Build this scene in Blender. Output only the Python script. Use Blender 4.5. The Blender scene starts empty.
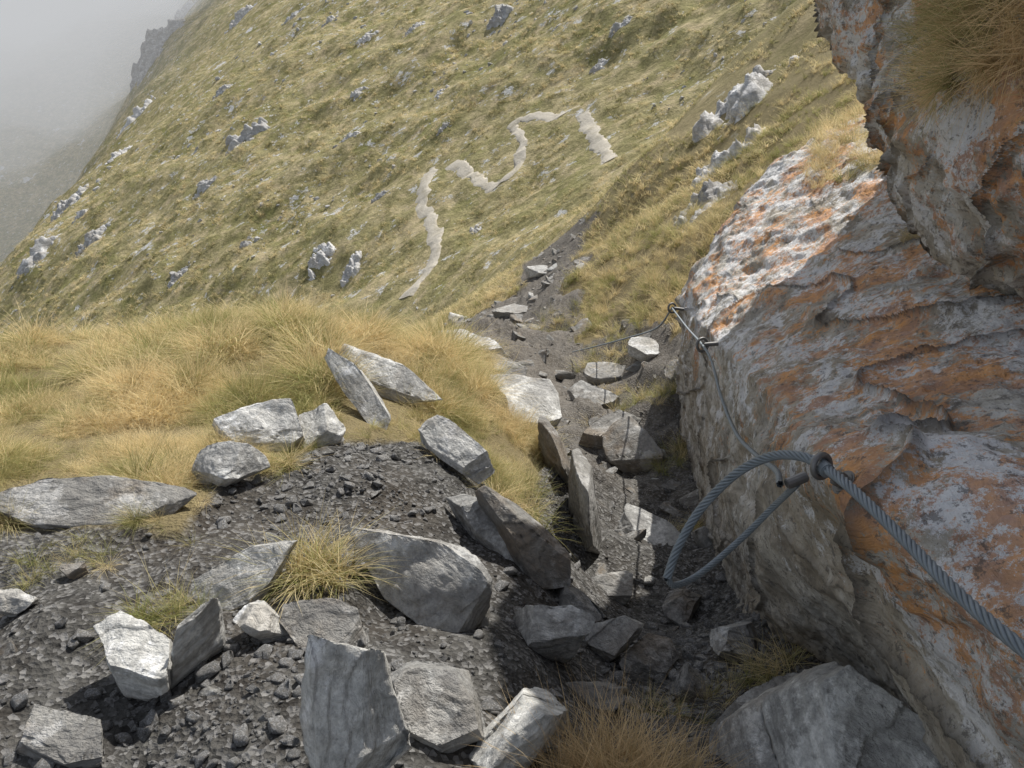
import bpy, math, json
import numpy as np
from mathutils import Vector, Matrix, Euler
rng=np.random.default_rng(7)
S=bpy.context.scene
CAMZ=1.65; PITCH=math.radians(30)
# ---------------- noise
TAB=rng.random((64,64,64)).astype(np.float32)
def vn(p):
    p=np.asarray(p,dtype=np.float64); i=np.floor(p).astype(np.int64); f=p-i; f=f*f*(3-2*f)
    i0=i&63; i1=(i+1)&63
    x0,y0,z0=i0[:,0],i0[:,1],i0[:,2]; x1,y1,z1=i1[:,0],i1[:,1],i1[:,2]
    fx,fy,fz=f[:,0],f[:,1],f[:,2]
    a=TAB[x0,y0,z0]*(1-fx)+TAB[x1,y0,z0]*fx
    b=TAB[x0,y1,z0]*(1-fx)+TAB[x1,y1,z0]*fx
    c=TAB[x0,y0,z1]*(1-fx)+TAB[x1,y0,z1]*fx
    d=TAB[x0,y1,z1]*(1-fx)+TAB[x1,y1,z1]*fx
    a=a*(1-fy)+b*fy; c=c*(1-fy)+d*fy
    return (a*(1-fz)+c*fz)*2-1
def fbm(p,o=4,g=.5):
    r=0;a=1;p=np.asarray(p,dtype=np.float64)
    for k in range(o):
        r=r+a*vn(p*2**k+k*17.3); a*=g
    return r
def plane(x,y): return -10.96+.6*(x+3.4)+.15*(y-29.7)
def num(s,k,n): return [tuple(float(a)/k for a in q.split('/')) for q in s.split()]
# ---------------- terrain spot heights (x/y/z in cm)
C=[np.array(q) for q in num("""-116/108/2 -82/108/2 -25/108/2 12/115/-6 46/117/-12 -140/146/-3 -85/146/-3 -170/192/-13 -101/188/-9 -206/249/-23 -146/249/-23
-77/218/-18 -20/181/-21 -47/160/-7 -45/245/-30 -5/226/-44 16/172/-38 42/165/-49 46/235/-88 23/227/-62 77/298/-119 90/392/-156 74/470/-181
86/642/-223 91/793/-261 28/1089/-349 69/1504/-430 164/1926/-500 -279/357/-57 -366/488/-89 -254/481/-81 -235/526/-85 -118/508/-75
-110/340/-47 -79/481/-81 -22/455/-87 -12/360/-72 15/319/-83 -2/808/-235 -83/853/-258 83/196/-56 79/133/-24 114/901/-274 152/766/-208
220/905/-167 210/1449/-325 283/1720/-257 432/1670/-142 324/1198/-160 524/1507/-25 673/2008/42 542/1292/2""",100,3)]
C+= [np.array(q,float) for q in [(-6,7.5,-2.6),(-3,8,-2.6),(-1.2,8.5,-2.8),(-9,5,-2.8),(-9,2,-1.8),(-6,12,-6),(-2.5,13,-5.2),(-14,10,-9),(-14,0,-6),(-5,0,-.2),(-3,0,.05),(0,0,0),(0,-2,.2),(-4,-3,.3),
 (2,0,.3),(3,-2,1.5),(3,2,1.0),(4,4,1.5),(4.5,7,1.0),(7,4,3.5),(8,8,3.0),(9,14,2.2),(14,5,7),(14,14,5),(-12,-4,-3)]]
for y in (24,32,45,62,85,115,150,190,235,290,360,430):
    for x in (-300,-250,-210,-180,-155,-135,-115,-100,-90,-80,-70,-58,-47,-36,-24,-14,-6,0,7,16,30,55,90):
        if y<30 and x>-1: continue
        lift=(min(6,.13*max(0,y-30))+.13*max(0,y-130))*min(1,max(0,-x/25))
        z=plane(x,y)+lift
        edge=-48-.17*y
        if x<edge: z-= min((edge-x)*.6,45)
        if x<edge-12: z=max(z,-64+.42*(y-250)+.03*(x+166))
        C.append(np.array([x,y,z],float))
C+= [np.array(q,float) for q in [(4,24,-4.5),(8,26,-1.5),(12,24,1.5),(0.5,25,-7),(-4,20,-8.6)]]
C=np.array(C)
def ker(d2): return np.sqrt(d2+.25)
n=len(C); A=np.zeros((n+3,n+3)); D=((C[:,None,:2]-C[None,:,:2])**2).sum(-1)
A[:n,:n]=ker(D); A[:n,n]=1; A[:n,n+1:]=C[:,:2]; A[n,:n]=1; A[n+1:,:n]=C[:,:2].T
wgt=np.linalg.solve(A,np.concatenate([C[:,2],[0,0,0]]))
def H0(x,y):
    x=np.atleast_1d(x).ravel().astype(float); y=np.atleast_1d(y).ravel().astype(float)
    o=np.zeros(len(x))
    for s in range(0,len(x),40000):
        xx=x[s:s+40000];yy=y[s:s+40000]
        o[s:s+40000]=ker((xx[:,None]-C[:,0])**2+(yy[:,None]-C[:,1])**2)@wgt[:n]+wgt[n]+xx*wgt[n+1]+yy*wgt[n+2]
    return o
PATHS=[[(-4.53,29.98),(-3.77,31.29),(-3.48,33.2),(-3.96,36.57),(-4.81,40.16),(-4.46,43.21)],[(-3.27,42.33),(-2.4,40.36),(-1.59,38.22),(-0.76,36.51)],[(-0.57,36.61),(0.24,37.73),(0.46,40.17),(0.05,42.82),(0.96,42.52),(2.52,40.3)],[(3.47,39.18),(3.54,37.0),(3.82,34.05),(4.06,31.68)]]
BARE=num("-270/207 -180/208 -116/208 -126/244 -86/252 -82/298 -37/327 -16/305 9/303 20/389 -8/416 -33/692 -149/1248 -97/1439 -8/1388 42/1705 144/2145 166/1586 115/1221 77/964 117/823 177/688",100,2)+[(1.7,6),(1.7,3),(2,1),(3,-3),(-5,-3),(-5,1.9)]
def inpoly(x,y,P):
    r=np.zeros(len(x),bool); j=len(P)-1
    for i in range(len(P)):
        xi,yi=P[i];xj,yj=P[j]
        c=((yi>y)!=(yj>y))&(x<(xj-xi)*(y-yi)/(yj-yi+1e-9)+xi); r^=c; j=i
    return r
def pdist(x,y,L):
    d=np.full(len(x),1e9)
    for a,b in zip(L[:-1],L[1:]):
        ax,ay=a[0],a[1];bx,by=b[0]-ax,b[1]-ay
        t=np.clip(((x-ax)*bx+(y-ay)*by)/(bx*bx+by*by+1e-9),0,1)
        d=np.minimum(d,np.hypot(x-ax-t*bx,y-ay-t*by))
    return d
def masks(x,y):
    P=np.stack([x,y,x*0],1); r=np.hypot(x,y)
    wx=x+.18*fbm(P*2.3,3)*np.clip(r/4,.5,2.5); wy=y+.18*fbm(P*2.3+9,3)*np.clip(r/4,.5,2.5)
    near=(y<26)&(np.abs(x)<14)
    b=np.zeros(len(x)); b[near]=inpoly(wx[near],wy[near],BARE)
    pd=np.full(len(x),1e9)
    fr=(y>14)&(y<90)&(np.abs(x)<40)
    q=pd[fr]
    for L in PATHS: q=np.minimum(q,pdist(x[fr],y[fr],L))
    pd[fr]=q
    return b,pd
def H(x,y):
    x=np.asarray(x,float);y=np.asarray(y,float)
    h=H0(x,y); b,pd=masks(x,y); r=np.hypot(x,y); P=np.stack([x,y,x*0],1)
    g=1-b
    h=h+ g*.12*fbm(P*.9,3)*np.clip((r-2)/4,0,1)+ b*.045*fbm(P*3.1,4)
    far=np.clip((r-14)/25,0,1)
    Q=np.stack([x*.09+y*.02,y*.16-x*.03,x*0],1)
    fl=far*np.clip((pd-.5)/4,0.1,1)
    h=h+fl*(.8*fbm(Q,4,.5)+.25*fbm(P*.5,2))
    gl=b*np.clip((y-2.2)/2,0,1)*np.clip((18-y)/5,0,1)
    st=fbm(P*1.6+30,3); h=h+gl*(np.floor(st*3)/3*.16)
    return h
# ---------------- mesh helpers
def mkmesh(name,V,F4=None,F3=None):
    m=bpy.data.meshes.new(name); V=np.asarray(V,np.float32)
    m.vertices.add(len(V)); m.vertices.foreach_set('co',V.ravel())
    loops=[];starts=[];k=0
    for f in (F4,F3):
        if f is None or not len(f): continue
        f=np.asarray(f,np.int32); starts.append(np.arange(len(f))*f.shape[1]+k); k+=f.size; loops.append(f.ravel())
    loops=np.concatenate(loops); starts=np.concatenate(starts).astype(np.int32)
    m.loops.add(len(loops)); m.loops.foreach_set('vertex_index',loops)
    m.polygons.add(len(starts)); m.polygons.foreach_set('loop_start',starts)
    m.update(calc_edges=True); m.validate(); return m
def fattr(m,name,a):
    at=m.attributes.new(name,'FLOAT','POINT'); at.data.foreach_set('value',np.asarray(a,np.float32))
def smooth(m,b=True): m.polygons.foreach_set('use_smooth',np.full(len(m.polygons),b))
def link(name,m,mat=None):
    o=bpy.data.objects.new(name,m); S.collection.objects.link(o)
    if mat: m.materials.append(mat)
    return o
def gridF(nr,nc):
    i=np.arange(nr*nc).reshape(nr,nc)
    return np.stack([i[:-1,:-1].ravel(),i[:-1,1:].ravel(),i[1:,1:].ravel(),i[1:,:-1].ravel()],1)
# ---------------- node helpers
class NT:
    def __init__(s,name):
        s.m=bpy.data.materials.new(name); s.m.use_nodes=True; s.t=s.m.node_tree; s.t.nodes.clear()
        s.out=s.n('ShaderNodeOutputMaterial')
    def n(s,t,**k):
        x=s.t.nodes.new(t)
        for a,b in k.items(): setattr(x,a,b)
        return x
    def l(s,a,b): s.t.links.new(a,b)
    def set(s,sock,v):
        if isinstance(v,bpy.types.NodeSocket): s.l(v,sock)
        else: sock.default_value=v
    def noise(s,vec,scale,detail=5,rough=.55,dist=0):
        x=s.n('ShaderNodeTexNoise'); s.set(x.inputs['Vector'],vec); x.inputs['Scale'].default_value=scale; x.inputs['Detail'].default_value=detail
        x.inputs['Roughness'].default_value=rough; x.inputs['Distortion'].default_value=dist; return x.outputs['Fac']
    def mapr(s,v,a,b,c=0,d=1):
        x=s.n('ShaderNodeMapRange'); s.set(x.inputs[0],v)
        for i,q in enumerate((a,b,c,d)): x.inputs[i+1].default_value=q
        return x.outputs[0]
    def math(s,op,a,b=0):
        x=s.n('ShaderNodeMath',operation=op); s.set(x.inputs[0],a); s.set(x.inputs[1],b); return x.outputs[0]
    def mix(s,f,a,b,mode='MIX'):
        x=s.n('ShaderNodeMix',data_type='RGBA',blend_type=mode); s.set(x.inputs['Factor'],f)
        for k,v in ((6,a),(7,b)):
            if isinstance(v,tuple): x.inputs[k].default_value=(*v,1)
            else: s.l(v,x.inputs[k])
        return x.outputs[2]
    def attr(s,n): x=s.n('ShaderNodeAttribute'); x.attribute_name=n; return x.outputs['Fac']
    def pos(s): return s.n('ShaderNodeNewGeometry').outputs['Position']
    def obj(s): return s.n('ShaderNodeTexCoord').outputs['Object']
    def mp(s,vec,sc=(1,1,1),rot=(0,0,0)):
        x=s.n('ShaderNodeMapping'); s.l(vec,x.inputs[0]); x.inputs['Scale'].default_value=sc; x.inputs['Rotation'].default_value=rot; return x.outputs[0]
    def bump(s,h,st,dist,nrm=None):
        x=s.n('ShaderNodeBump'); s.l(h,x.inputs['Height']); s.set(x.inputs['Strength'],st); x.inputs['Distance'].default_value=dist
        if nrm: s.l(nrm,x.inputs['Normal'])
        return x.outputs[0]
    def bsdf(s,col,rough=.9,nrm=None,spec=.25,metal=0):
        x=s.n('ShaderNodeBsdfPrincipled'); s.set(x.inputs['Base Color'],col if not isinstance(col,tuple) else (*col,1)); s.set(x.inputs['Roughness'],rough)
        x.inputs['Specular IOR Level'].default_value=spec; x.inputs['Metallic'].default_value=metal
        if nrm: s.l(nrm,x.inputs['Normal'])
        s.l(x.outputs[0],s.out.inputs[0]); return x
# ---------------- materials
def mat_ground():
    k=NT('ground_soil_grass'); p=k.pos()
    n14=k.noise(p,14,6,.7)
    soil=k.mix(k.mapr(n14,.35,.65),(.035,.033,.031),(.13,.125,.115))
    soil=k.mix(k.mapr(k.noise(p,1.6,3,.6),.45,.65,0,.5),soil,(.075,.06,.045))
    vo=k.n('ShaderNodeTexVoronoi'); k.l(p,vo.inputs['Vector']); vo.inputs['Scale'].default_value=70
    pr=k.n('ShaderNodeSeparateColor'); k.l(vo.outputs['Color'],pr.inputs[0])
    soil=k.mix(k.mapr(pr.outputs[0],.6,1,0,.6),soil,(.34,.33,.32))
    soil=k.mix(k.math('MULTIPLY',k.attr('trail'),k.mapr(n14,.3,.6,.25,.7)),soil,(.22,.195,.165))
    g1=k.mix(k.mapr(k.noise(p,.3,5,.65),.38,.62),(.27,.26,.10),(.56,.47,.27))
    n11=k.noise(p,1.1,6,.75)
    g1=k.mix(k.mapr(n11,.42,.6),g1,(.24,.215,.10))
    g1=k.mix(k.mapr(k.noise(p,.7,5,.7),.50,.66),g1,(.56,.46,.28))
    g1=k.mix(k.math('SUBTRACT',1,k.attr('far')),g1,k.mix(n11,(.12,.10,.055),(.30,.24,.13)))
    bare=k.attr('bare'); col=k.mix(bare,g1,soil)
    st=k.mapr(k.noise(p,.9,7,.78),.59,.61)
    col=k.mix(k.math('MULTIPLY',st,k.attr('far')),col,(.66,.65,.62))
    st=k.mapr(k.noise(p,.16,9,.76),.615,.63)
    col=k.mix(k.math('MULTIPLY',st,k.attr('far')),col,(.66,.65,.63))
    h=k.math('ADD',k.math('MULTIPLY',vo.outputs['Distance'],.35),n14)
    b=k.bump(h,.9,.03)
    b=k.bump(n11,k.math('MULTIPLY',k.attr('far'),.8),.5,b)
    k.bsdf(col,.95,b,.1); return k.m
def mat_rock(name,c1,c2,c3,stain=(.26,.19,.11),sf=.25,scale=1):
    k=NT(name); o=k.obj(); oi=k.n('ShaderNodeObjectInfo')
    ad=k.n('ShaderNodeVectorMath',operation='ADD'); k.l(o,ad.inputs[0]); 
    mu=k.n('ShaderNodeMath',operation='MULTIPLY'); k.l(oi.outputs['Random'],mu.inputs[0]); mu.inputs[1].default_value=37
    k.l(mu.outputs[0],ad.inputs[1]); o=ad.outputs[0]
    strata=k.mp(o,(1.2*scale,2.2*scale,13*scale),(.15,.1,.3))
    n1=k.noise(strata,2.2,7,.7,.6); n2=k.noise(o,4.5*scale,7,.72); n3=k.noise(o,45*scale,4,.75)
    col=k.mix(k.mapr(n1,.35,.65),c1,c2)
    col=k.mix(k.mapr(n2,.53,.58),col,c3)
    col=k.mix(k.math('MULTIPLY',k.mapr(k.noise(o,2.3*scale,4,.6),.5,.6),sf),col,stain)
    col=k.mix(k.mapr(n3,.38,.68,0,.55),col,(.11,.108,.105))
    br=k.mapr(oi.outputs['Random'],0,1,.85,1.2)
    hv=k.n('ShaderNodeHueSaturation'); k.l(col,hv.inputs['Color']); k.l(br,hv.inputs['Value'])
    h=k.math('ADD',k.math('MULTIPLY',n1,1.0),k.math('MULTIPLY',n3,.3))
    h=k.math('ADD',h,k.math('MULTIPLY',n2,.7))
    b=k.bump(h,.9,.03/scale); k.bsdf(hv.outputs[0],.75,b,.3); return k.m
def mat_wall():
    k=NT('lichen_rock'); p=k.pos(); up=k.attr('lich'); ck=k.attr('crack')
    s=k.mp(p,(3.2,1.1,5),(.5,-.35,.2)); n1=k.noise(s,1.6,8,.68,.8); n2=k.noise(p,5,7,.7); n3=k.noise(p,55,4,.75)
    base=k.mix(k.mapr(n1,.38,.62),(.23,.205,.17),(.53,.495,.43))
    base=k.mix(k.mapr(n2,.47,.6),base,(.60,.58,.54))
    base=k.mix(k.mapr(k.noise(p,1.3,4,.6),.46,.62,0,.5),base,(.36,.28,.18))
    upg=k.mapr(up,0,1,-.10,.035)
    wl=k.noise(k.mp(p,(2.4,1,2.4),(.3,.2,.4)),1.9,3,.6,.6); wf=k.noise(p,17,8,.85)
    wm=k.math('ADD',k.math('ADD',k.math('MULTIPLY',wl,.5),k.math('MULTIPLY',wf,.5)),upg)
    col=k.mix(k.mapr(wm,.518,.533,0,.92),base,k.mix(n3,(.56,.55,.55),(.90,.89,.88)))
    ol=k.noise(k.mp(p,(1.6,1,1.6),(1,2,.4)),2.4,3,.6,.5); of=k.noise(p,30,8,.88)
    om=k.math('ADD',k.math('ADD',k.math('MULTIPLY',ol,.45),k.math('MULTIPLY',of,.55)),k.math('MULTIPLY',upg,1.1))
    oc=k.mix(k.mapr(k.noise(p,9,4,.7),.4,.6),(.44,.24,.15),(.72,.34,.11))
    col=k.mix(k.mapr(om,.550,.566,0,.85),col,oc)
    col=k.mix(k.mapr(k.noise(p,38,6,.8),.55,.59,0,.7),col,(.12,.11,.10))
    st=k.noise(k.mp(p,(7,7,.7),(0,.15,.1)),1.4,5,.65); col=k.mix(k.math('MULTIPLY',k.mapr(st,.52,.62,0,.5),k.math('SUBTRACT',1,up)),col,(.13,.115,.095))
    col=k.mix(k.math('MULTIPLY',ck,.75),col,(.06,.055,.05))
    h=k.math('ADD',n1,k.math('MULTIPLY',n2,.6)); h=k.math('ADD',h,k.math('MULTIPLY',n3,.16))
    b=k.bump(h,1.0,.045); k.bsdf(col,.85,b,.2); return k.m
def mat_grass(name,straw,green,bias=.5,far=False):
    k=NT(name); p=k.pos(); oi=k.n('ShaderNodeObjectInfo')
    f=k.math('ADD',k.noise(p,.9 if not far else .22,4,.65),k.math('MULTIPLY',k.math('SUBTRACT',oi.outputs['Random'],.5),.35))
    f=k.mapr(f,bias-.09,bias+.09)
    base=k.mix(f,green,straw)
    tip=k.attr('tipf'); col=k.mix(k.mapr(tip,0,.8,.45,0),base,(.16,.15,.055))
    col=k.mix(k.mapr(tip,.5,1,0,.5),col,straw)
    col=k.mix(k.mapr(k.attr('brnd'),.5,1,0,.6),col,(.48,.33,.17))
    vv=k.n('ShaderNodeHueSaturation'); k.l(col,vv.inputs['Color']); k.l(k.mapr(oi.outputs['Random'],0,1,.75,1.15),vv.inputs['Value']); col=vv.outputs[0]
    d=k.n('ShaderNodeBsdfDiffuse'); t=k.n('ShaderNodeBsdfTranslucent'); k.l(col,d.inputs[0]); k.l(col,t.inputs[0])
    m=k.n('ShaderNodeMixShader'); m.inputs[0].default_value=.5; k.l(d.outputs[0],m.inputs[1]); k.l(t.outputs[0],m.inputs[2]); k.l(m.outputs[0],k.out.inputs[0]); return k.m
MG=mat_ground()
MR=mat_rock('grey_schist',(.31,.30,.285),(.54,.53,.50),(.70,.69,.66))
MRP=mat_rock('pale_schist',(.48,.47,.435),(.78,.765,.725),(.90,.89,.87),sf=.3)
MRD=mat_rock('dark_schist',(.18,.17,.158),(.35,.335,.305),(.50,.485,.46),(.27,.19,.11),.5)
MGR=mat_rock('gravel_stone',(.16,.16,.155),(.36,.35,.34),(.60,.59,.58),scale=3)
MFR=mat_rock('outcrop_stone',(.48,.47,.45),(.76,.74,.72),(.88,.87,.85),scale=.4)
MW=mat_wall()
k=NT('path_gravel'); p=k.pos(); c_=k.mix(k.noise(p,4,5,.75),(.38,.34,.27),(.74,.68,.58)); c_=k.mix(k.mapr(k.noise(p,1.2,5,.7),.52,.70,0,.5),c_,(.34,.29,.18)); k.bsdf(c_,.95,k.bump(k.noise(p,8,5,.7),.8,.05),.1); MP=k.m
# ---------------- ground
def axis(a,b,s0,g):
    o=[0.]
    while o[-1]<b: o.append(o[-1]+s0+g*o[-1])
    neg=[0.]
    while neg[-1]>a: neg.append(neg[-1]-s0-g*abs(neg[-1]))
    return np.array(neg[:0:-1]+o)
xs=axis(-320,80,.022,.0125); ys=axis(-2.5,440,.018,.0125)
X,Y=np.meshgrid(xs,ys); x=X.ravel();y=Y.ravel()
z=H(x,y); b,pd_=masks(x,y)
m=mkmesh('ground',np.stack([x,y,z],1),gridF(len(ys),len(xs)))
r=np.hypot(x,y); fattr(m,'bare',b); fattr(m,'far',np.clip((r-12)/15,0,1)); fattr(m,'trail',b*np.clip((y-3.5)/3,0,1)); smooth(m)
link('ground',m,MG)
ZG=z.reshape(len(ys),len(xs))
def Hg(px,py):
    px=np.asarray(px,float);py=np.asarray(py,float)
    i=np.clip(np.searchsorted(xs,px)-1,0,len(xs)-2); j=np.clip(np.searchsorted(ys,py)-1,0,len(ys)-2)
    fx=(px-xs[i])/(xs[i+1]-xs[i]); fy=(py-ys[j])/(ys[j+1]-ys[j])
    return ZG[j,i]*(1-fx)*(1-fy)+ZG[j,i+1]*fx*(1-fy)+ZG[j+1,i]*(1-fx)*fy+ZG[j+1,i+1]*fx*fy
def cr(P,n,lin=0.):
    P=np.asarray(P,float); k=len(P); Q=np.concatenate([2*P[:1]-P[1:2],P,2*P[-1:]-P[-2:-1]])
    t=np.linspace(0,k-1-1e-6,n); i=t.astype(int); f=(t-i).reshape(-1,*([1]*(P.ndim-1)))
    a,b_,c,d=Q[i],Q[i+1],Q[i+2],Q[i+3]
    s=.5*((2*b_)+(-a+c)*f+(2*a-5*b_+4*c-d)*f**2+(-a+3*b_-3*c+d)*f**3)
    return s*(1-lin)+lin*(b_*(1-f)+c*f)
for L in PATHS:
    c=cr(np.array(L)[:,:2],200); T=np.gradient(c,axis=0); T/=np.linalg.norm(T,axis=1)[:,None]+1e-9; Nn=np.stack([-T[:,1],T[:,0]],1)
    P3=np.stack([c[:,0],c[:,1],c[:,0]*0],1); wd=(.21+.0042*c[:,1])*(1+.45*fbm(P3*1.6,3)); c=c+Nn*(.12*fbm(P3*.8+4,3))[:,None]
    rows=[]
    for s in np.linspace(-1,1,11):
        q=c+Nn*(wd*s+.09*fbm(P3*3+s*9,2)*abs(s))[:,None]; rows.append(np.stack([q[:,0],q[:,1],Hg(q[:,0],q[:,1])+.04-.07*abs(s)**3],1))
    mm=mkmesh('mountain_path',np.concatenate(rows),gridF(11,200)); smooth(mm); link('mountain_path',mm,MP)
# ---------------- rocks
import bmesh
def ico(sub):
    bm=bmesh.new(); bmesh.ops.create_icosphere(bm,subdivisions=sub,radius=1)
    V=np.array([v.co[:] for v in bm.verts]); F=np.array([[v.index for v in f.verts] for f in bm.faces]); bm.free(); return V,F
ICO={s:ico(s) for s in (2,3,5,6)}
def rockV(size,seed,sub=5,cuts=16,rough=.035,slab=False,dmin=.5):
    r=np.random.default_rng(seed); V,F=ICO[sub]; V=V.copy()
    V=np.sign(V)*np.abs(V)**.8; V*=1.15
    for c in range(cuts):
        nrm=r.normal(size=3)
        if slab: nrm[2]*=.25
        nrm/=np.linalg.norm(nrm); d=r.uniform(dmin,.92)
        q=V@nrm-d; V-=np.outer(np.maximum(q,0),nrm)
    for nz in (1,-1):
        nrm=np.array([r.normal()*.15,r.normal()*.15,nz]); nrm/=np.linalg.norm(nrm); q=V@nrm-r.uniform(.5,.7); V-=np.outer(np.maximum(q,0),nrm)
    V/=np.abs(V).max(0)
    V=V*np.array(size)/2
    if sub>=3:
        s=min(size); d=fbm(V/s*1.5+seed*3.1,5,.55)
        st=fbm(np.stack([V[:,0]/s*.5,V[:,1]/s*.5,V[:,2]/s*5],1)+seed,3)
        N=V/np.array(size)**2; N/=np.linalg.norm(N,axis=1)[:,None]+1e-9
        V=V+N*(d*rough*s*1.6)[:,None]
        side=np.stack([N[:,0],N[:,1],N[:,2]*0],1); V=V+side*(np.floor(st*4)/4*rough*(2.6 if slab else 1.)*s)[:,None]
        V[:,2]+=np.floor(fbm(V/s*.8+seed*7.7,2)*2.5)/2.5*rough*2*s*np.sign(V[:,2])
    return V,F
FOOT=[]
def rock(name,bx,by,size,rot,seed,mat=None,sink=.25):
    V,F=rockV(size,seed,slab=size[2]<.6*min(size[0],size[1]),sub=6 if by<3 else 5)
    R=np.array(Euler([math.radians(a) for a in rot]).to_matrix()); Vw=V@R.T
    m=mkmesh(name,V,None,F); o=link(name,m,mat or MR)
    o.rotation_euler=[math.radians(a) for a in rot]
    gz=float(Hg([bx],[by])[0])
    o.location=(bx,by,gz+ (-Vw[:,2].min())*(1-2*sink))
    FOOT.append((bx,by,max(size[0],size[1])*.5)); return o
R=[ # kind, x, y (m), size (m), rotation (deg), seed, material, sink
('slate_slab',-1.58,2.24,(.85,.30,.10),(18,0,3),1,MRD,.2),
('rock_block',-1.08,2.88,(.56,.30,.15),(28,8,-18),2,MRP,.2),
('rock_block',-.87,2.96,(.22,.26,.20),(15,0,20),3,MRP,.2),
('rock_block',-1.15,2.46,(.36,.2,.13),(22,0,5),4,MR,.2),
('slate_slab',-.80,3.48,(.80,.15,.07),(35,10,-55),5,MRP,.0),
('slate_slab',-.70,3.77,(.80,.24,.07),(28,8,-32),6,MR,.0),
('slate_slab',-.31,2.98,(.54,.19,.08),(25,15,-42),7,MRP,.1),
('rock_block',-1.46,1.64,(.13,.10,.09),(0,0,10),8,MRP,.2),
('rock_block',-1.39,1.81,(.08,.06,.06),(0,0,10),9,MRD,.2),
('rock_block',-.97,1.38,(.27,.17,.24),(15,10,-20),10,MRP,.2),
('slate_slab',-.83,1.41,(.22,.05,.28),(10,-10,60),11,MR,.25),
('slate_slab',-.81,1.76,(.36,.2,.08),(25,-20,25),12,MR,.15),
('rock_block',-.70,1.54,(.19,.12,.15),(20,20,0),13,MRP,.2),
('rock_block',-.35,1.12,(.46,.25,.21),(0,-66,80),85,MRP,.2),
('slate_slab',-.18,1.24,(.32,.26,.10),(20,8,-12),15,MR,.2),
('rock_block',.01,1.19,(.32,.15,.26),(25,-15,45),16,MRP,.2),
('slate_slab',-.27,1.79,(.66,.36,.20),(42,12,-38),17,MR,.15),
('slate_slab',-.52,1.53,(.3,.2,.1),(10,5,-30),30,MRD,.4),
('slate_slab',.07,2.27,(.62,.20,.16),(34,20,-45),18,MRD,.15),
('slate_slab',-.09,2.37,(.5,.2,.12),(30,15,-40),61,MR,.25),
('rock_block',.12,1.78,(.26,.2,.24),(20,10,-10),19,MR,.15),
('rock_block',.34,1.94,(.24,.16,.2),(15,-10,30),20,MR,.15),
('slate_slab',.37,3.13,(.14,.6,.66),(5,-6,8),21,MRD,.25),
('slate_slab',.26,3.65,(.14,.5,.5),(5,-10,14),62,MRD,.3),
('slate_slab',-.45,7.27,(.85,.45,.16),(8,5,-5),22,MRP,.1),
('slate_slab',.09,4.54,(.85,.55,.22),(10,8,-18),23,MR,.1),
('slate_slab',-.12,6.66,(.6,.5,.2),(10,8,12),63,MRD,.1),
('slate_slab',.84,5.49,(.7,.4,.14),(12,-6,30),64,MRD,.4),
('slate_slab',.76,6.44,(.6,.4,.14),(12,6,-30),65,MR,.4),
('slate_slab',1.03,5.12,(.5,.7,.3),(12,-20,10),66,MRD,.4),
('rock_block',-1.15,14.08,(.5,.35,.25),(5,5,-5),24,MRP,.2),
('slate_slab',.05,12.13,(.8,.45,.2),(8,5,10),67,MR,.35),
('slate_slab',.6,15.2,(.8,.4,.2),(8,5,-10),68,MR,.4),
('rock_block',.31,9.28,(.45,.3,.2),(8,5,-10),69,MR,.35),
('slate_slab',1.02,7.17,(.6,.4,.14),(10,5,20),25,MR,.3),
('slate_slab',1.41,7.08,(.5,.35,.16),(10,5,-30),26,MRP,.3),
('slate_slab',.83,3.45,(.5,.3,.12),(5,5,-30),27,MR,.35),
('boulder',.76,1.14,(.60,.40,.46),(16,6,-22),86,MR,.2),
('boulder',1.06,1.10,(.34,.3,.3),(20,10,-20),29,MR,.25),
('rock_block',.78,1.87,(.24,.18,.14),(10,10,-20),31,MR,.2),
('slate_slab',.49,1.88,(.26,.16,.08),(10,10,40),32,MRD,.2),
('slate_slab',.47,2.69,(.3,.22,.09),(10,5,-20),33,MR,.2),
('slate_slab',.24,2.08,(.3,.16,.12),(30,5,-50),70,MRD,.2),
('slate_slab',.80,2.63,(.34,.2,.12),(15,15,30),71,MRD,.2),
('rock_block',.60,1.72,(.2,.14,.12),(15,15,30),72,MRD,.3),
('slate_slab',-1.06,1.15,(.25,.15,.08),(10,5,-20),34,MRD,.3),
('slate_slab',.27,1.58,(.22,.14,.08),(10,5,20),73,MRD,.3),
]
for q in R: rock(*q)
# crags: rocky patches breaking through the turf (x, y, size m, seed, yaw deg)
OUT=[(-5,56,1.6,35,60),(-8.5,73.9,2,36,40),(-21.9,66.2,4,37,20),(-28.4,112.7,3.5,38,10),(-48.6,153.1,6,39,20),(-11.1,54.5,1.3,40,0),(-10.3,39.2,2.4,41,120),(-8.1,36.8,1.7,42,90),(-80.1,188.6,13,43,60),(-63.1,136,9,44,80),(6,46.4,1.4,45,20),(-.9,65.8,2.6,46,70),(-44.1,69.5,6.5,47,60),(-23.9,59.6,1.9,48,20),(4.6,15.9,2.4,49,60),(3.8,13.4,1.7,50,60),(2.9,10.9,1.3,51,50),(-1.6,33.1,.8,52,80),(-52.7,90.5,6,54,60),(-50.8,101.3,5,55,70),(-88.2,225.6,9,57,60),(4.7,44.6,1.1,58,30),(3.1,54.3,1.3,59,30),(-7.5,42.8,1.0,60,20),(-21.5,46.6,1.5,61,40),(-16.7,47,1.2,63,30),(-36.4,64.5,3,64,50),(-14,80,2.2,65,30),(-30,85,3,66,20),(-4,47,.9,67,40),(-20,95,2.5,68,10),(-12,64,1.6,69,60)]
G_=np.linspace(-1,1,64); GX,GY=np.meshgrid(G_,G_); GX=GX.ravel();GY=GY.ravel()
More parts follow.
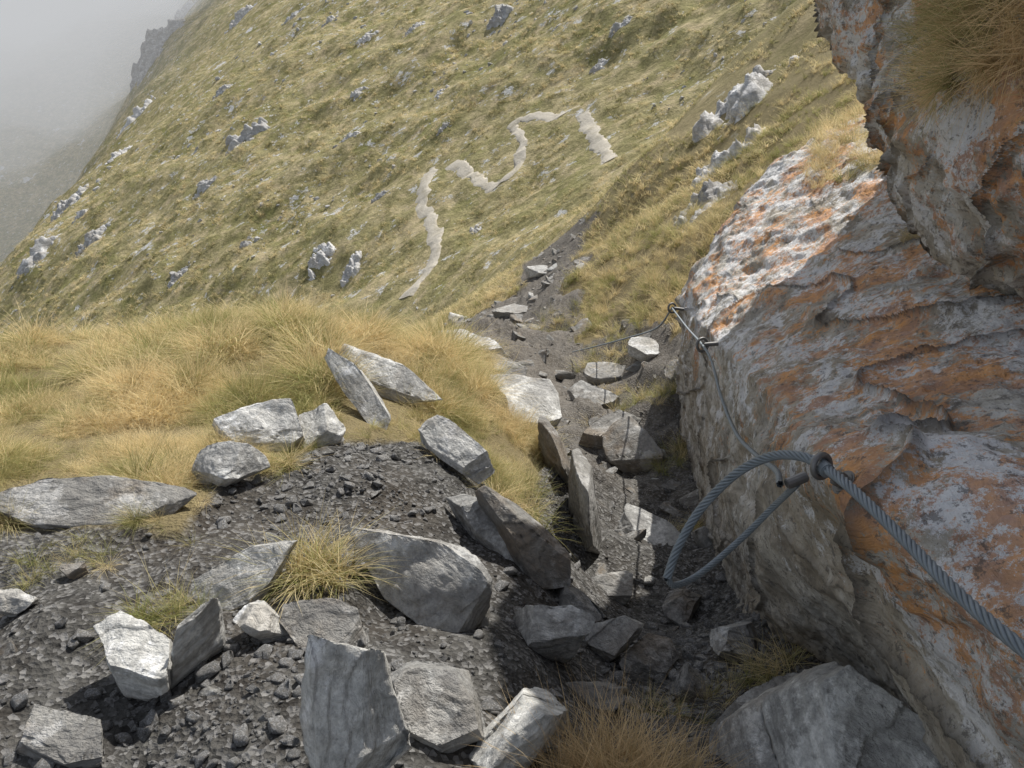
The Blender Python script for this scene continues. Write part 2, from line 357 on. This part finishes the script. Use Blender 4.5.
for bx,by,s,sd,yw in OUT:
    ya=math.radians(yw); ca,sa=math.cos(ya),math.sin(ya)
    lx,ly=GX*s*.75,GY*s*.5; px=bx+lx*ca-ly*sa; py=by+lx*sa+ly*ca
    Pn=np.stack([lx*1.2,ly*2.2,lx*0],1)/s*2.2+sd*5.3
    rr_=GX**2+GY**2
    a1=np.maximum(vn(Pn),vn(Pn+31)); a2=np.maximum(vn(Pn*2.3+3),vn(Pn*2.3+50)); a3=fbm(Pn*5,3)
    hh=.55*a1+.35*a2+.14*a3; lv=hh*5; fr=lv-np.floor(lv); hh=(np.floor(lv)+np.clip((fr-.35)/.3,0,1))/5*.7+hh*.3
    zz=Hg(px,py)+s*.32*(hh+.04-rr_*.8)
    zz=np.maximum(zz,Hg(px,py)-s*.12)
    mm=mkmesh('rock_outcrop',np.stack([px-np.maximum(0,hh-rr_*.75)*s*.15,py,zz],1),gridF(64,64)); o=link('rock_outcrop',mm,MFR)
    FOOT.append((bx,by,s*.3))
# ---------------- lofted rock masses
def terr(x,w=.3):
    f=x-np.floor(x); t=np.clip((f-.5+w/2)/w,0,1); return np.floor(x)+t*t*(3-2*t)
def loft(name,G,nr,nc,mat,amp,lich,seed=0,lin=.75):
    G=np.array(G,float); g=cr(G,nr,lin); g=cr(g.transpose(1,0,2),nc,.4).transpose(1,0,2)
    L=cr(np.array(lich,float)[:,None],nr)[:,0]
    gs=cr(cr(G,nr).transpose(1,0,2),nc).transpose(1,0,2)
    dU=np.gradient(gs,axis=0); dV=np.gradient(gs,axis=1); N=np.cross(dU,dV); N/=np.linalg.norm(N,axis=2)[...,None]+1e-9
    P=g.reshape(-1,3); N=N.reshape(-1,3)
    R_=np.array(Euler((.5,-.35,.2)).to_matrix()); SC=np.array([1.2,.55,2.0]); Q=(P@R_.T)*SC+seed
    Q=Q+.08*np.stack([fbm(P*2.1+i*9,3) for i in range(3)],1)
    a1=np.maximum(vn(Q*1.2),vn(Q*1.2+31.5)); a1=np.minimum(a1,vn(Q*1.1+77.7)+.55)
    a2=np.maximum(vn(Q*2.9+4),vn(Q*2.9+51.5)); a3=np.maximum(vn(Q*6.5+4),vn(Q*6.5+21.5))
    hh=a1+.4*a2
    t=terr(hh*3.2,.28)/3.2
    def ck(sc,o,w): return np.clip(1-np.abs(vn(Q*sc+o))/w,0,1)*np.clip(vn(Q*.9+60+o)*3+.7,0,1)
    crack=np.maximum(ck(1.7,90,.03),ck(np.array([2.6,2.6,.8]),20,.025)*.8)
    disp=amp*(1.2*(t*.6+hh*.4-.35)+.28*a3+.25*fbm(P*8,6,.6)-crack*.5)
    P=P+N*disp[:,None]
    m=mkmesh(name,P,gridF(nr,nc)); fattr(m,'lich',np.repeat(L,nc)); fattr(m,'crack',crack); smooth(m,True)
    return link(name,m,mat),P,N
wall=[
[(2.4,7.6,-3.2),(1.6,5.4,-3.0),(1.35,3.8,-2.2),(1.15,2.75,-1.6),(1.12,1.9,-1.0),(1.3,1.35,-.7),(1.3,.6,-.6),(1.2,-.8,-.6)],
[(2.3,7.6,-2.4),(1.5,5.3,-2.3),(1.2,3.7,-1.5),(1.02,2.7,-.95),(.92,1.9,-.45),(1.10,1.42,-.2),(1.1,.6,-.1),(1.0,-.8,-.1)],
[(2.2,7.5,-1.9),(1.45,5.6,-1.7),(1.16,3.9,-.95),(.93,2.55,-.3),(.74,1.68,.2),(.76,1.15,.4),(.76,.6,.5),(.75,-.8,.6)],
[(2.2,7.4,-1.2),(1.45,6.0,-1.0),(1.18,4.1,-.37),(.88,2.3,.3),(.65,1.35,.72),(.58,.95,.87),(.61,.56,.95),(.64,-.8,1.15)],
[(2.6,7.5,-.5),(2.05,6.7,-.34),(1.68,4.4,-.02),(1.3,2.7,.32),(1.03,1.7,.66),(.9,1.1,.9),(.85,.6,1.1),(.85,-.8,1.4)],
[(3.2,7.8,.0),(2.8,7.1,.17),(2.4,5,.4),(1.95,3.2,.6),(1.6,2.0,.8),(1.4,1.3,1.0),(1.3,.6,1.3),(1.3,-.8,1.7)],
[(4.2,8,.2),(4.2,7.2,.6),(4,5,1.0),(3.6,3.2,1.5),(3.2,2.0,1.8),(3,1.3,2.0),(3,.6,2.2),(3,-.8,2.4)]]
wo,WP,WN=loft('rock_wall',wall,520,860,MW,.055,[0,.1,.3,.85,1,1,.3])
lip=np.array([(1.75,5.1,1.35),(1.58,4.6,1.4),(1.43,3.7,1.1),(1.33,2.9,.9),(1.24,2.08,.85),(1.19,1.65,.9),(1.16,1.26,1.03),(1.4,.7,1.3)])
ov=[lip+(1.6,0,-.6),lip+(.8,.05,-.25),lip+(.1,0,-.03),lip+(.0,0,.25),lip+(.02,0,.6),lip+(-.06,0,1.0),lip+(-.22,0,1.6),lip+(.3,0,2.4),lip+(2.0,0,2.8)]  # upper rows, out of view, raised and leaned out to shade the near wall
oo_,OP,ON=loft('overhanging_boulder',ov,540,520,MW,.10,[.2,.3,.7,1,.9,.7,.4,.2,.2],seed=5)
# ---------------- instancing
def scatter(name,P,Rt,Sc,idx,srcs):
    m=bpy.data.meshes.new(name); m.vertices.add(len(P)); m.vertices.foreach_set('co',np.asarray(P,np.float32).ravel())
    a=m.attributes.new('irot','FLOAT_VECTOR','POINT'); a.data.foreach_set('vector',np.asarray(Rt,np.float32).ravel())
    a=m.attributes.new('iscl','FLOAT_VECTOR','POINT'); a.data.foreach_set('vector',np.asarray(Sc,np.float32).ravel())
    a=m.attributes.new('iidx','INT','POINT'); a.data.foreach_set('value',np.asarray(idx,np.int32))
    o=link(name,m); col=bpy.data.collections.new(name+'_kinds')
    for i,s in enumerate(srcs):
        so=bpy.data.objects.new('%s_kind_%02d'%(name,i),s); col.objects.link(so)
    g=bpy.data.node_groups.new(name+'_nodes','GeometryNodeTree')
    g.interface.new_socket('Geometry',in_out='INPUT',socket_type='NodeSocketGeometry'); g.interface.new_socket('Geometry',in_out='OUTPUT',socket_type='NodeSocketGeometry')
    N=g.nodes; gi=N.new('NodeGroupInput'); go=N.new('NodeGroupOutput'); ip=N.new('GeometryNodeInstanceOnPoints'); ci=N.new('GeometryNodeCollectionInfo')
    ci.inputs['Collection'].default_value=col; ci.inputs['Separate Children'].default_value=True; ci.inputs['Reset Children'].default_value=True
    def na(n,t):
        x=N.new('GeometryNodeInputNamedAttribute'); x.data_type=t; x.inputs['Name'].default_value=n
        return [s for s in x.outputs if s.enabled and s.name=='Attribute'][0]
    g.links.new(gi.outputs[0],ip.inputs['Points']); g.links.new(ci.outputs[0],ip.inputs['Instance'])
    ip.inputs['Pick Instance'].default_value=True
    g.links.new(na('iidx','INT'),ip.inputs['Instance Index']); g.links.new(na('irot','FLOAT_VECTOR'),ip.inputs['Rotation']); g.links.new(na('iscl','FLOAT_VECTOR'),ip.inputs['Scale'])
    g.links.new(ip.outputs[0],go.inputs[0])
    md=o.modifiers.new('scatter','NODES'); md.node_group=g; return o
def tuft(name,nb,L,spread,droop,w,base_r,mat,seed,comb=(0,0)):
    r=np.random.default_rng(seed); V=[];F4=[];F3=[];T=[];B=[]
    for i in range(nb):
        a=r.uniform(0,2*math.pi); o=np.array([math.cos(a),math.sin(a)]); ln=L*r.uniform(.5,1.1); rr=base_r*math.sqrt(r.random())
        aa=r.uniform(0,2*math.pi); bx=np.array([math.cos(aa),math.sin(aa)])*rr
        le=spread*r.uniform(.2,1.1); dr=droop*r.uniform(.3,1.3); side=np.array([-o[1],o[0]])*w*r.uniform(.6,1.2); k=len(V); bn=r.random()
        cv=r.normal()*.12
        for s in (0,.35,.7,1):
            q=bx+o*ln*(le*s+dr*s*s*.6)+np.array(comb)*ln*s*s+side/w*cv*ln*s*s
            zz=ln*(s*math.sqrt(max(.05,1-le*le*.5))-dr*.55*s*s)-.02*ln
            ww=side*(1-s)**.6*.5 if s<1 else 0
            if s<1: V+= [(*(q-ww),zz),(*(q+ww),zz)]; T+=[s,s];B+=[bn,bn]
            else: V.append((*q,zz)); T.append(s);B.append(bn)
        F4+=[(k,k+1,k+3,k+2),(k+2,k+3,k+5,k+4)]; F3.append((k+4,k+5,k+6))
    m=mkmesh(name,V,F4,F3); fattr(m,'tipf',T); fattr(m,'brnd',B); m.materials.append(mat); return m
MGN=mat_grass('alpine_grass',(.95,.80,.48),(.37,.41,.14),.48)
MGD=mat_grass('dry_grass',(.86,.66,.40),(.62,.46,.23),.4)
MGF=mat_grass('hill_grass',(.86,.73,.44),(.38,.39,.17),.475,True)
near=[tuft('t%d'%i,48,1,.65,.9,.013,.14,MGN,60+i,(-.18,-.22)) for i in range(6)]
farT=[tuft('f%d'%i,16,1,.6,.7,.06,.35,MGF,80+i,(-.15,-.1)) for i in range(4)]
dry=[tuft('d%d'%i,70,1,.8,.5,.009,.12,MGD,90+i) for i in range(3)]
def ori(nr,tilt=.15): return np.stack([rng.normal(0,tilt,nr),rng.normal(0,tilt,nr),rng.uniform(0,6.28,nr)],1)
def clear(x,y,f=.5):
    k=np.ones(len(x),bool)
    for a,b_,r_ in FOOT: k&=np.hypot(x-a,y-b_)>r_*f
    return k
N=42000; ang=rng.uniform(-.95,.75,N); rr=np.exp(rng.uniform(math.log(1.8),math.log(16),N)); gx=rr*np.sin(ang); gy=rr*np.cos(ang)
b,pa=masks(gx,gy); k=(b<.5)&clear(gx,gy)
k&=~((gx>.55+.13*gy)&(gy<7.2)); gx,gy,rr=gx[k],gy[k],rr[k]
cs=.5; cx=np.floor(gx/cs);cy=np.floor(gy/cs); hsh=lambda a,b_,s:np.modf(np.abs(np.sin(a*127.1+b_*311.7+s)*43758.5))[0]
best=np.full(len(gx),9.)
for i in (-1,0,1):
    for j in (-1,0,1):
        qx=(cx+i+hsh(cx+i,cy+j,1.))*cs; qy=(cy+j+hsh(cx+i,cy+j,5.))*cs; best=np.minimum(best,np.hypot(gx-qx,gy-qy)/cs)
tall=np.clip(1.2-best*1.35,.28,1.1)
kk=rng.random(len(gx))<np.clip(tall+.05,.25,1); gx,gy,rr,tall=gx[kk],gy[kk],rr[kk],tall[kk]
sc=rng.uniform(.17,.30,len(gx))*tall*(1+.35*fbm(np.stack([gx,gy,gx*0],1),2)); sc*=np.clip(rr/4,.6,1.15)
scatter('mound_grass',np.stack([gx,gy,Hg(gx,gy)-.01],1),ori(len(gx),.25),np.stack([sc*1.1,sc*1.1,sc*rng.uniform(.7,1.1,len(sc))],1),rng.integers(0,6,len(gx)),near)
N=52000; ang=rng.uniform(-.8,.75,N); rr=np.exp(rng.uniform(math.log(12),math.log(110),N)); gx=rr*np.sin(ang); gy=rr*np.cos(ang)
b,pa=masks(gx,gy); k=(b<.5)&(pa>.55+.01*gy)&clear(gx,gy,1.); gx,gy,rr=gx[k],gy[k],rr[k]
k=fbm(np.stack([gx*.7,gy*.7,gx*0],1),3)>-.25; gx,gy,rr=gx[k],gy[k],rr[k]
sc=rng.uniform(.12,.26,len(gx))*np.clip(rr/30,.9,2.0)
scatter('hillside_grass',np.stack([gx,gy,Hg(gx,gy)-.03],1),ori(len(gx)),np.stack([sc*1.3,sc*1.3,sc*.7],1),rng.integers(0,4,len(gx)),farT)
gk=[]
for i in range(8):
    V,F=rockV((1,.75,.36),200+i,sub=2,cuts=11,slab=True,dmin=.3); mm=mkmesh('g%d'%i,V,None,F); mm.materials.append(MGR); gk.append(mm)
N=30000; gx=rng.uniform(-2.6,1.1,N); gy=.6+ (rng.random(N)**1.3)*3.4
b,pa=masks(gx,gy); k=b>.5; gx,gy=gx[k],gy[k]
cl=fbm(np.stack([gx*1.5,gy*1.5,gx*0],1),3); k=rng.random(len(gx))<np.clip(.55+.9*cl,.10,1); gx,gy=gx[k],gy[k]
sc=.005+.011*rng.random(len(gx))+.065*rng.random(len(gx))**11
scatter('gravel',np.stack([gx,gy,Hg(gx,gy)+sc*.1],1),np.stack([rng.normal(.1,.4,len(gx)),rng.normal(0,.4,len(gx)),rng.uniform(0,6.28,len(gx))],1),np.stack([sc,sc,sc],1),rng.integers(0,8,len(gx)),gk)
gk2=[]
for i in range(8):
    V,F=rockV((1,.7,.26),300+i,sub=3,cuts=10,slab=True,dmin=.35); mm=mkmesh('p%d'%i,V,None,F); mm.materials.append((MR,MRD,MRD,MRD)[i%4]); gk2.append(mm)
N=2600; gx=rng.uniform(-2.5,2.6,N); gy=1.0+rng.random(N)**1.2*18
b,pa=masks(gx,gy); k=(b>.5)&((gy>2.4)|(rng.random(N)<.35))&((gy<5)|(rng.random(N)<.6)); gx,gy=gx[k],gy[k]
sc=(.04+.34*rng.random(len(gx))**5)*np.clip(gy/5,.35,1.4)
scatter('path_stones',np.stack([gx,gy,Hg(gx,gy)-sc*.05],1),np.stack([rng.normal(.15,.35,len(gx)),rng.normal(0,.35,len(gx)),rng.uniform(0,6.28,len(gx))],1),np.stack([sc,sc,sc],1),rng.integers(0,8,len(gx)),gk2)
gk3=[]
for i in range(6):
    V,F=rockV((1,.8,.6),400+i,sub=3,cuts=10); mm=mkmesh('h%d'%i,V,None,F); mm.materials.append(MFR); gk3.append(mm)
N=9000; ang=rng.uniform(-.75,.5,N); rr=np.exp(rng.uniform(math.log(22),math.log(150),N)); gx=rr*np.sin(ang); gy=rr*np.cos(ang)
b,pd_=masks(gx,gy); cl=fbm(np.stack([gx*.08,gy*.08,gx*0],1),4,.6); k=(cl+rng.normal(0,.25,N)>.3)&(pd_>1); gx,gy,rr=gx[k],gy[k],rr[k]
sc=(.08+.4*rng.random(len(gx))**5)*rr/45
scatter('hillside_stones',np.stack([gx,gy,Hg(gx,gy)-sc*.05],1),rng.uniform(-.4,.4,(len(gx),3))*np.array([1,1,7])+np.array([0,-.5,0]),np.stack([sc,sc*.8,sc],1),rng.integers(0,6,len(gx)),gk3)
def clump(name,cx_,cy_,n,rad,s,kinds):
    px=cx_+rng.normal(0,rad,n); py=cy_+rng.normal(0,rad*.7,n); sc=s*rng.uniform(.7,1.1,n)
    scatter(name,np.stack([px,py,Hg(px,py)-.01],1),ori(n,.2),np.stack([sc]*3,1),rng.integers(0,len(kinds),n),kinds)
for q in [('grass_tuft',-.63,1.81,14,.06,.25,near),('grass_tuft',-1.02,1.58,10,.05,.17,near),('dry_grass_tuft',.20,1.11,18,.10,.24,dry),('dry_grass_tuft',.32,1.09,12,.08,.2,dry),
('grass_tuft',.83,1.67,10,.05,.17,near),('grass_tuft',.60,1.60,10,.10,.12,near),('grass_tuft',-1.38,1.96,16,.14,.11,near),('grass_tuft',.01,2.94,25,.15,.2,near),('grass_tuft',-.47,3.12,14,.12,.16,near),
('grass_tuft',1.35,5.93,36,.22,.22,near),('grass_tuft',1.25,4.97,22,.15,.2,near),('grass_tuft',1.44,7.76,50,.5,.28,near),('grass_tuft',1.0,9.61,50,.5,.28,near),('grass_tuft',1.10,3.63,14,.12,.15,near),('grass_tuft',.95,6.6,14,.12,.16,near),('grass_tuft',-.25,5.6,30,.2,.22,near)]: clump(*q)
def grass_on(name,P,sel,n,s,kinds,lean):
    id_=np.where(sel)[0]; id_=rng.choice(id_,min(n,len(id_)),replace=False); q=P[id_]; o=ori(len(q),.25)+np.array([lean,0,0]); o[:,2]=rng.uniform(-.9,.3,len(q))
    sc=s*rng.uniform(.6,1.1,len(q)); scatter(name,q,o,np.stack([sc]*3,1),rng.integers(0,len(kinds),len(q)),kinds)
nz=fbm(OP*2.2,3)
grass_on('dry_grass_tuft',OP,(OP[:,2]>1.25+.13*nz)&(OP[:,1]<2.45+.2*nz)&(OP[:,1]>1.2)&(OP[:,2]<1.95),320,.19,dry,1.5)
grass_on('grass_tuft',OP,(OP[:,2]>1.28+.15*nz)&(OP[:,1]<2.6+.3*nz)&(OP[:,1]>2.0)&(OP[:,2]<1.7),140,.16,near,.9)
nz=fbm(WP*2.2,3)
grass_on('grass_tuft',WP,(WP[:,0]>2.2+.25*nz)&(WP[:,1]>3.8)&(WP[:,2]>.1),500,.22,near,.2)
grass_on('grass_tuft',WP,(WP[:,0]>1.75+.15*nz)&(WP[:,0]<2.1)&(WP[:,1]>2.2)&(WP[:,1]<3.4),60,.12,near,.4)
# ---------------- cable
def tube_strands(path,R,pitch,name,mat,parent=None,ns=6,seg=8):
    path=cr(np.array(path,float),500); d=np.linalg.norm(np.diff(path,axis=0),axis=1); s=np.concatenate([[0],np.cumsum(d)])
    n=int(s[-1]/(R*.45)); n=min(n,2500); q=np.linspace(0,s[-1],n); P=np.stack([np.interp(q,s,path[:,i]) for i in range(3)],1)
    T=np.gradient(P,axis=0); T/=np.linalg.norm(T,axis=1)[:,None]
    Nn=np.zeros_like(T); v=np.cross(T[0],(0,0,1.)); v/=np.linalg.norm(v)
    for i in range(n):
        v=v-T[i]*(v@T[i]); v/=np.linalg.norm(v); Nn[i]=v
    Bn=np.cross(T,Nn); V=[];F=[]
    rs=R*.36; off=R-rs
    for k in range(ns+1):
        ph=2*math.pi*k/ns+q/pitch*2*math.pi; oo=off if k<ns else 0
        cc=P+oo*(np.cos(ph)[:,None]*Nn+np.sin(ph)[:,None]*Bn)
        th=np.linspace(0,2*math.pi,seg,endpoint=False)
        ring=cc[:,None]+rs*(np.cos(th)[None,:,None]*Nn[:,None]+np.sin(th)[None,:,None]*Bn[:,None])
        b0=len(V)*n*seg; V.append(ring.reshape(-1,3))
        i=np.arange(n-1)[:,None]*seg; j=np.arange(seg)[None]; j2=(j+1)%seg
        F.append((np.stack([i+j,i+j2,i+seg+j2,i+seg+j],-1).reshape(-1,4)+b0))
    m=mkmesh(name,np.concatenate(V),np.concatenate(F)); smooth(m); o=link(name,m,mat)
    if parent: o.parent=parent
    return o
k=NT('galvanised_steel'); nn=k.noise(k.pos(),60,5,.6); k.bsdf(k.mix(nn,(.12,.14,.155),(.29,.32,.34)),.55,None,.4,.3); MS=k.m
k=NT('rusty_bolt'); nn=k.noise(k.pos(),60,5,.6); k.bsdf(k.mix(nn,(.10,.10,.10),(.25,.24,.23)),.5,None,.5,.6); MB=k.m
cab=bpy.data.objects.new('safety_cable',None); S.collection.objects.link(cab)
A=num("625/445/981 590/495/987 545/569/995 529/663/979 519/791/960 500/911/948 491/992/927 471/1032/918 442/1081/882 400/1114/820 347/1114/739 306/1079/678 286/1051/630",1000,3)
Bp=[A[-1]]+num("305/1059/604 361/1099/594 444/1147/637 499/1150/721 503/1089/817",1000,3)
Cc=num("503/1089/817 578/1296/695 665/1640/490 756/2087/265 870/2663/62 990/3257/-108 1044/3655/-220 1169/4512/-535 1257/5401/-796",1000,3)
Cc=[(a-.03,b_,c) for a,b_,c in Cc]
Dd=[Cc[-1]]+[(a-.03,b_,c) for a,b_,c in num("1249/5866/-1191 1134/6630/-1667 960/7482/-2191 753/8159/-2619",1000,3)]
tube_strands(A,.0085,.07,'cable_main',MS,cab); tube_strands(Bp,.0065,.055,'cable_loop',MS,cab)
tube_strands(Cc,.0065,.07,'cable_descending',MS,cab); tube_strands(Dd,.0075,.07,'cable_far',MS,cab)
def cyl(name,a,b,r,mat,parent,seg=16):
    a=Vector(a);b=Vector(b); bm=bmesh.new(); bmesh.ops.create_cone(bm,cap_ends=True,segments=seg,radius1=r,radius2=r,depth=(b-a).length)
    bmesh.ops.bevel(bm,geom=[e for e in bm.edges if len(e.link_faces)==2 and any(len(f.verts)>4 for f in e.link_faces)],offset=r*.15,segments=2,affect='EDGES')
    m=bpy.data.meshes.new(name); bm.to_mesh(m); bm.free(); o=link(name,m,mat); o.rotation_mode='QUATERNION'; o.rotation_quaternion=(b-a).to_track_quat('Z','Y'); o.location=(a+b)/2; o.parent=parent; return o
def ring(name,c,R_,r,rot,mat,parent):
    bpy.ops.mesh.primitive_torus_add(major_radius=R_,minor_radius=r,major_segments=40,minor_segments=12,location=c,rotation=rot); o=bpy.context.object; o.name=name; o.data.materials.append(mat); o.parent=parent
    for p_ in o.data.polygons: p_.use_smooth=True
    return o
def nearest(P,c):
    i=np.argmin(((P-np.array(c))**2).sum(1)); return Vector(P[i])
an=Vector((.494,.990,.925)); inn=(nearest(WP,np.array(an)+(.03,0,-.02))-an); dst=inn.length; inn.normalize()
cyl('bolt',an-inn*.015,an+inn*(dst+.03),.008,MB,cab); ring('eye_ring',an-inn*.005,.018,.005,(1.2,.2,.4),MB,cab)
cyl('nut',an+inn*(dst-.022),an+inn*(dst-.008),.014,MB,cab,6); cyl('washer',an+inn*(dst-.007),an+inn*(dst-.002),.022,MB,cab)
cd=Vector(A[4])-Vector(A[6]); cd.normalize()
cl=Vector(Bp[-1]); cyl('clamp',cl-Vector((.018,.0,.0)),cl+Vector((.018,.01,.01)),.010,MB,cab,12)
cyl('ferrule',Vector(A[6])-cd*.02,Vector(A[6])+cd*.02,.012,MS,cab,12)
for c in (Cc[6],Cc[8]):
    c=Vector(c); q=nearest(WP,c); ring('eye_ring',c,.035,.008,(1.2,.2,.4),MB,cab); cyl('bolt',c,q+(q-c).normalized()*.05,.012,MB,cab)
# ---------------- fog
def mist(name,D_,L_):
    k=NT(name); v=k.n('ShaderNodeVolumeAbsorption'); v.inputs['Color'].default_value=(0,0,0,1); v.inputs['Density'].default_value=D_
    e=k.n('ShaderNodeEmission'); e.inputs[0].default_value=(.95,.97,1,1); e.inputs[1].default_value=L_*D_  # emission puts the glow into the mist in place of scattered daylight
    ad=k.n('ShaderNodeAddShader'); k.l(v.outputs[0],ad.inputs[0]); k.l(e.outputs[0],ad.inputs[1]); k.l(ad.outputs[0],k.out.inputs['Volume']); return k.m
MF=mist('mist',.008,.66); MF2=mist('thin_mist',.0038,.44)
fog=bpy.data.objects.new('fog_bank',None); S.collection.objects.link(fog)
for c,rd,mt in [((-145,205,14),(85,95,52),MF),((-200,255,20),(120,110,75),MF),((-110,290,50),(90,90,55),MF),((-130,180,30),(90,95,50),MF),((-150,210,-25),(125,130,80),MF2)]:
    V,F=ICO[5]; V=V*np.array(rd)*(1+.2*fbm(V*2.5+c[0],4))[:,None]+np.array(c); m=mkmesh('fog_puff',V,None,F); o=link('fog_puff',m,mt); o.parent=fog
# ---------------- light, camera
EL,AZ=46,26
w=bpy.data.worlds.new('World'); S.world=w; w.use_nodes=True; t=w.node_tree; sk=t.nodes.new('ShaderNodeTexSky'); sk.sky_type='NISHITA'; sk.sun_disc=False
sk.sun_elevation=math.radians(EL); sk.sun_rotation=math.radians(AZ); bg=t.nodes['Background']; hs=t.nodes.new('ShaderNodeHueSaturation'); hs.inputs['Saturation'].default_value=.45; t.links.new(sk.outputs[0],hs.inputs['Color']); t.links.new(hs.outputs[0],bg.inputs[0]); bg.inputs[1].default_value=.14
l=bpy.data.lights.new('sun','SUN'); l.energy=5; l.angle=math.radians(.5); l.color=(1,.97,.91); so=bpy.data.objects.new('sun',l); S.collection.objects.link(so)
e,a=math.radians(EL),math.radians(AZ); ts=Vector((math.sin(a)*math.cos(e),math.cos(a)*math.cos(e),math.sin(e))); so.rotation_mode='QUATERNION'; so.rotation_quaternion=ts.to_track_quat('Z','Y')
c=bpy.data.cameras.new('camera'); c.sensor_width=36; c.lens=36*770/1024; c.clip_start=.05; c.clip_end=2000; co=bpy.data.objects.new('camera',c); S.collection.objects.link(co); co.location=(0,0,CAMZ); co.rotation_euler=(math.radians(90)-PITCH,0,0); S.camera=co
S.view_settings.view_transform='Standard'; S.view_settings.look='None'; S.view_settings.exposure=0
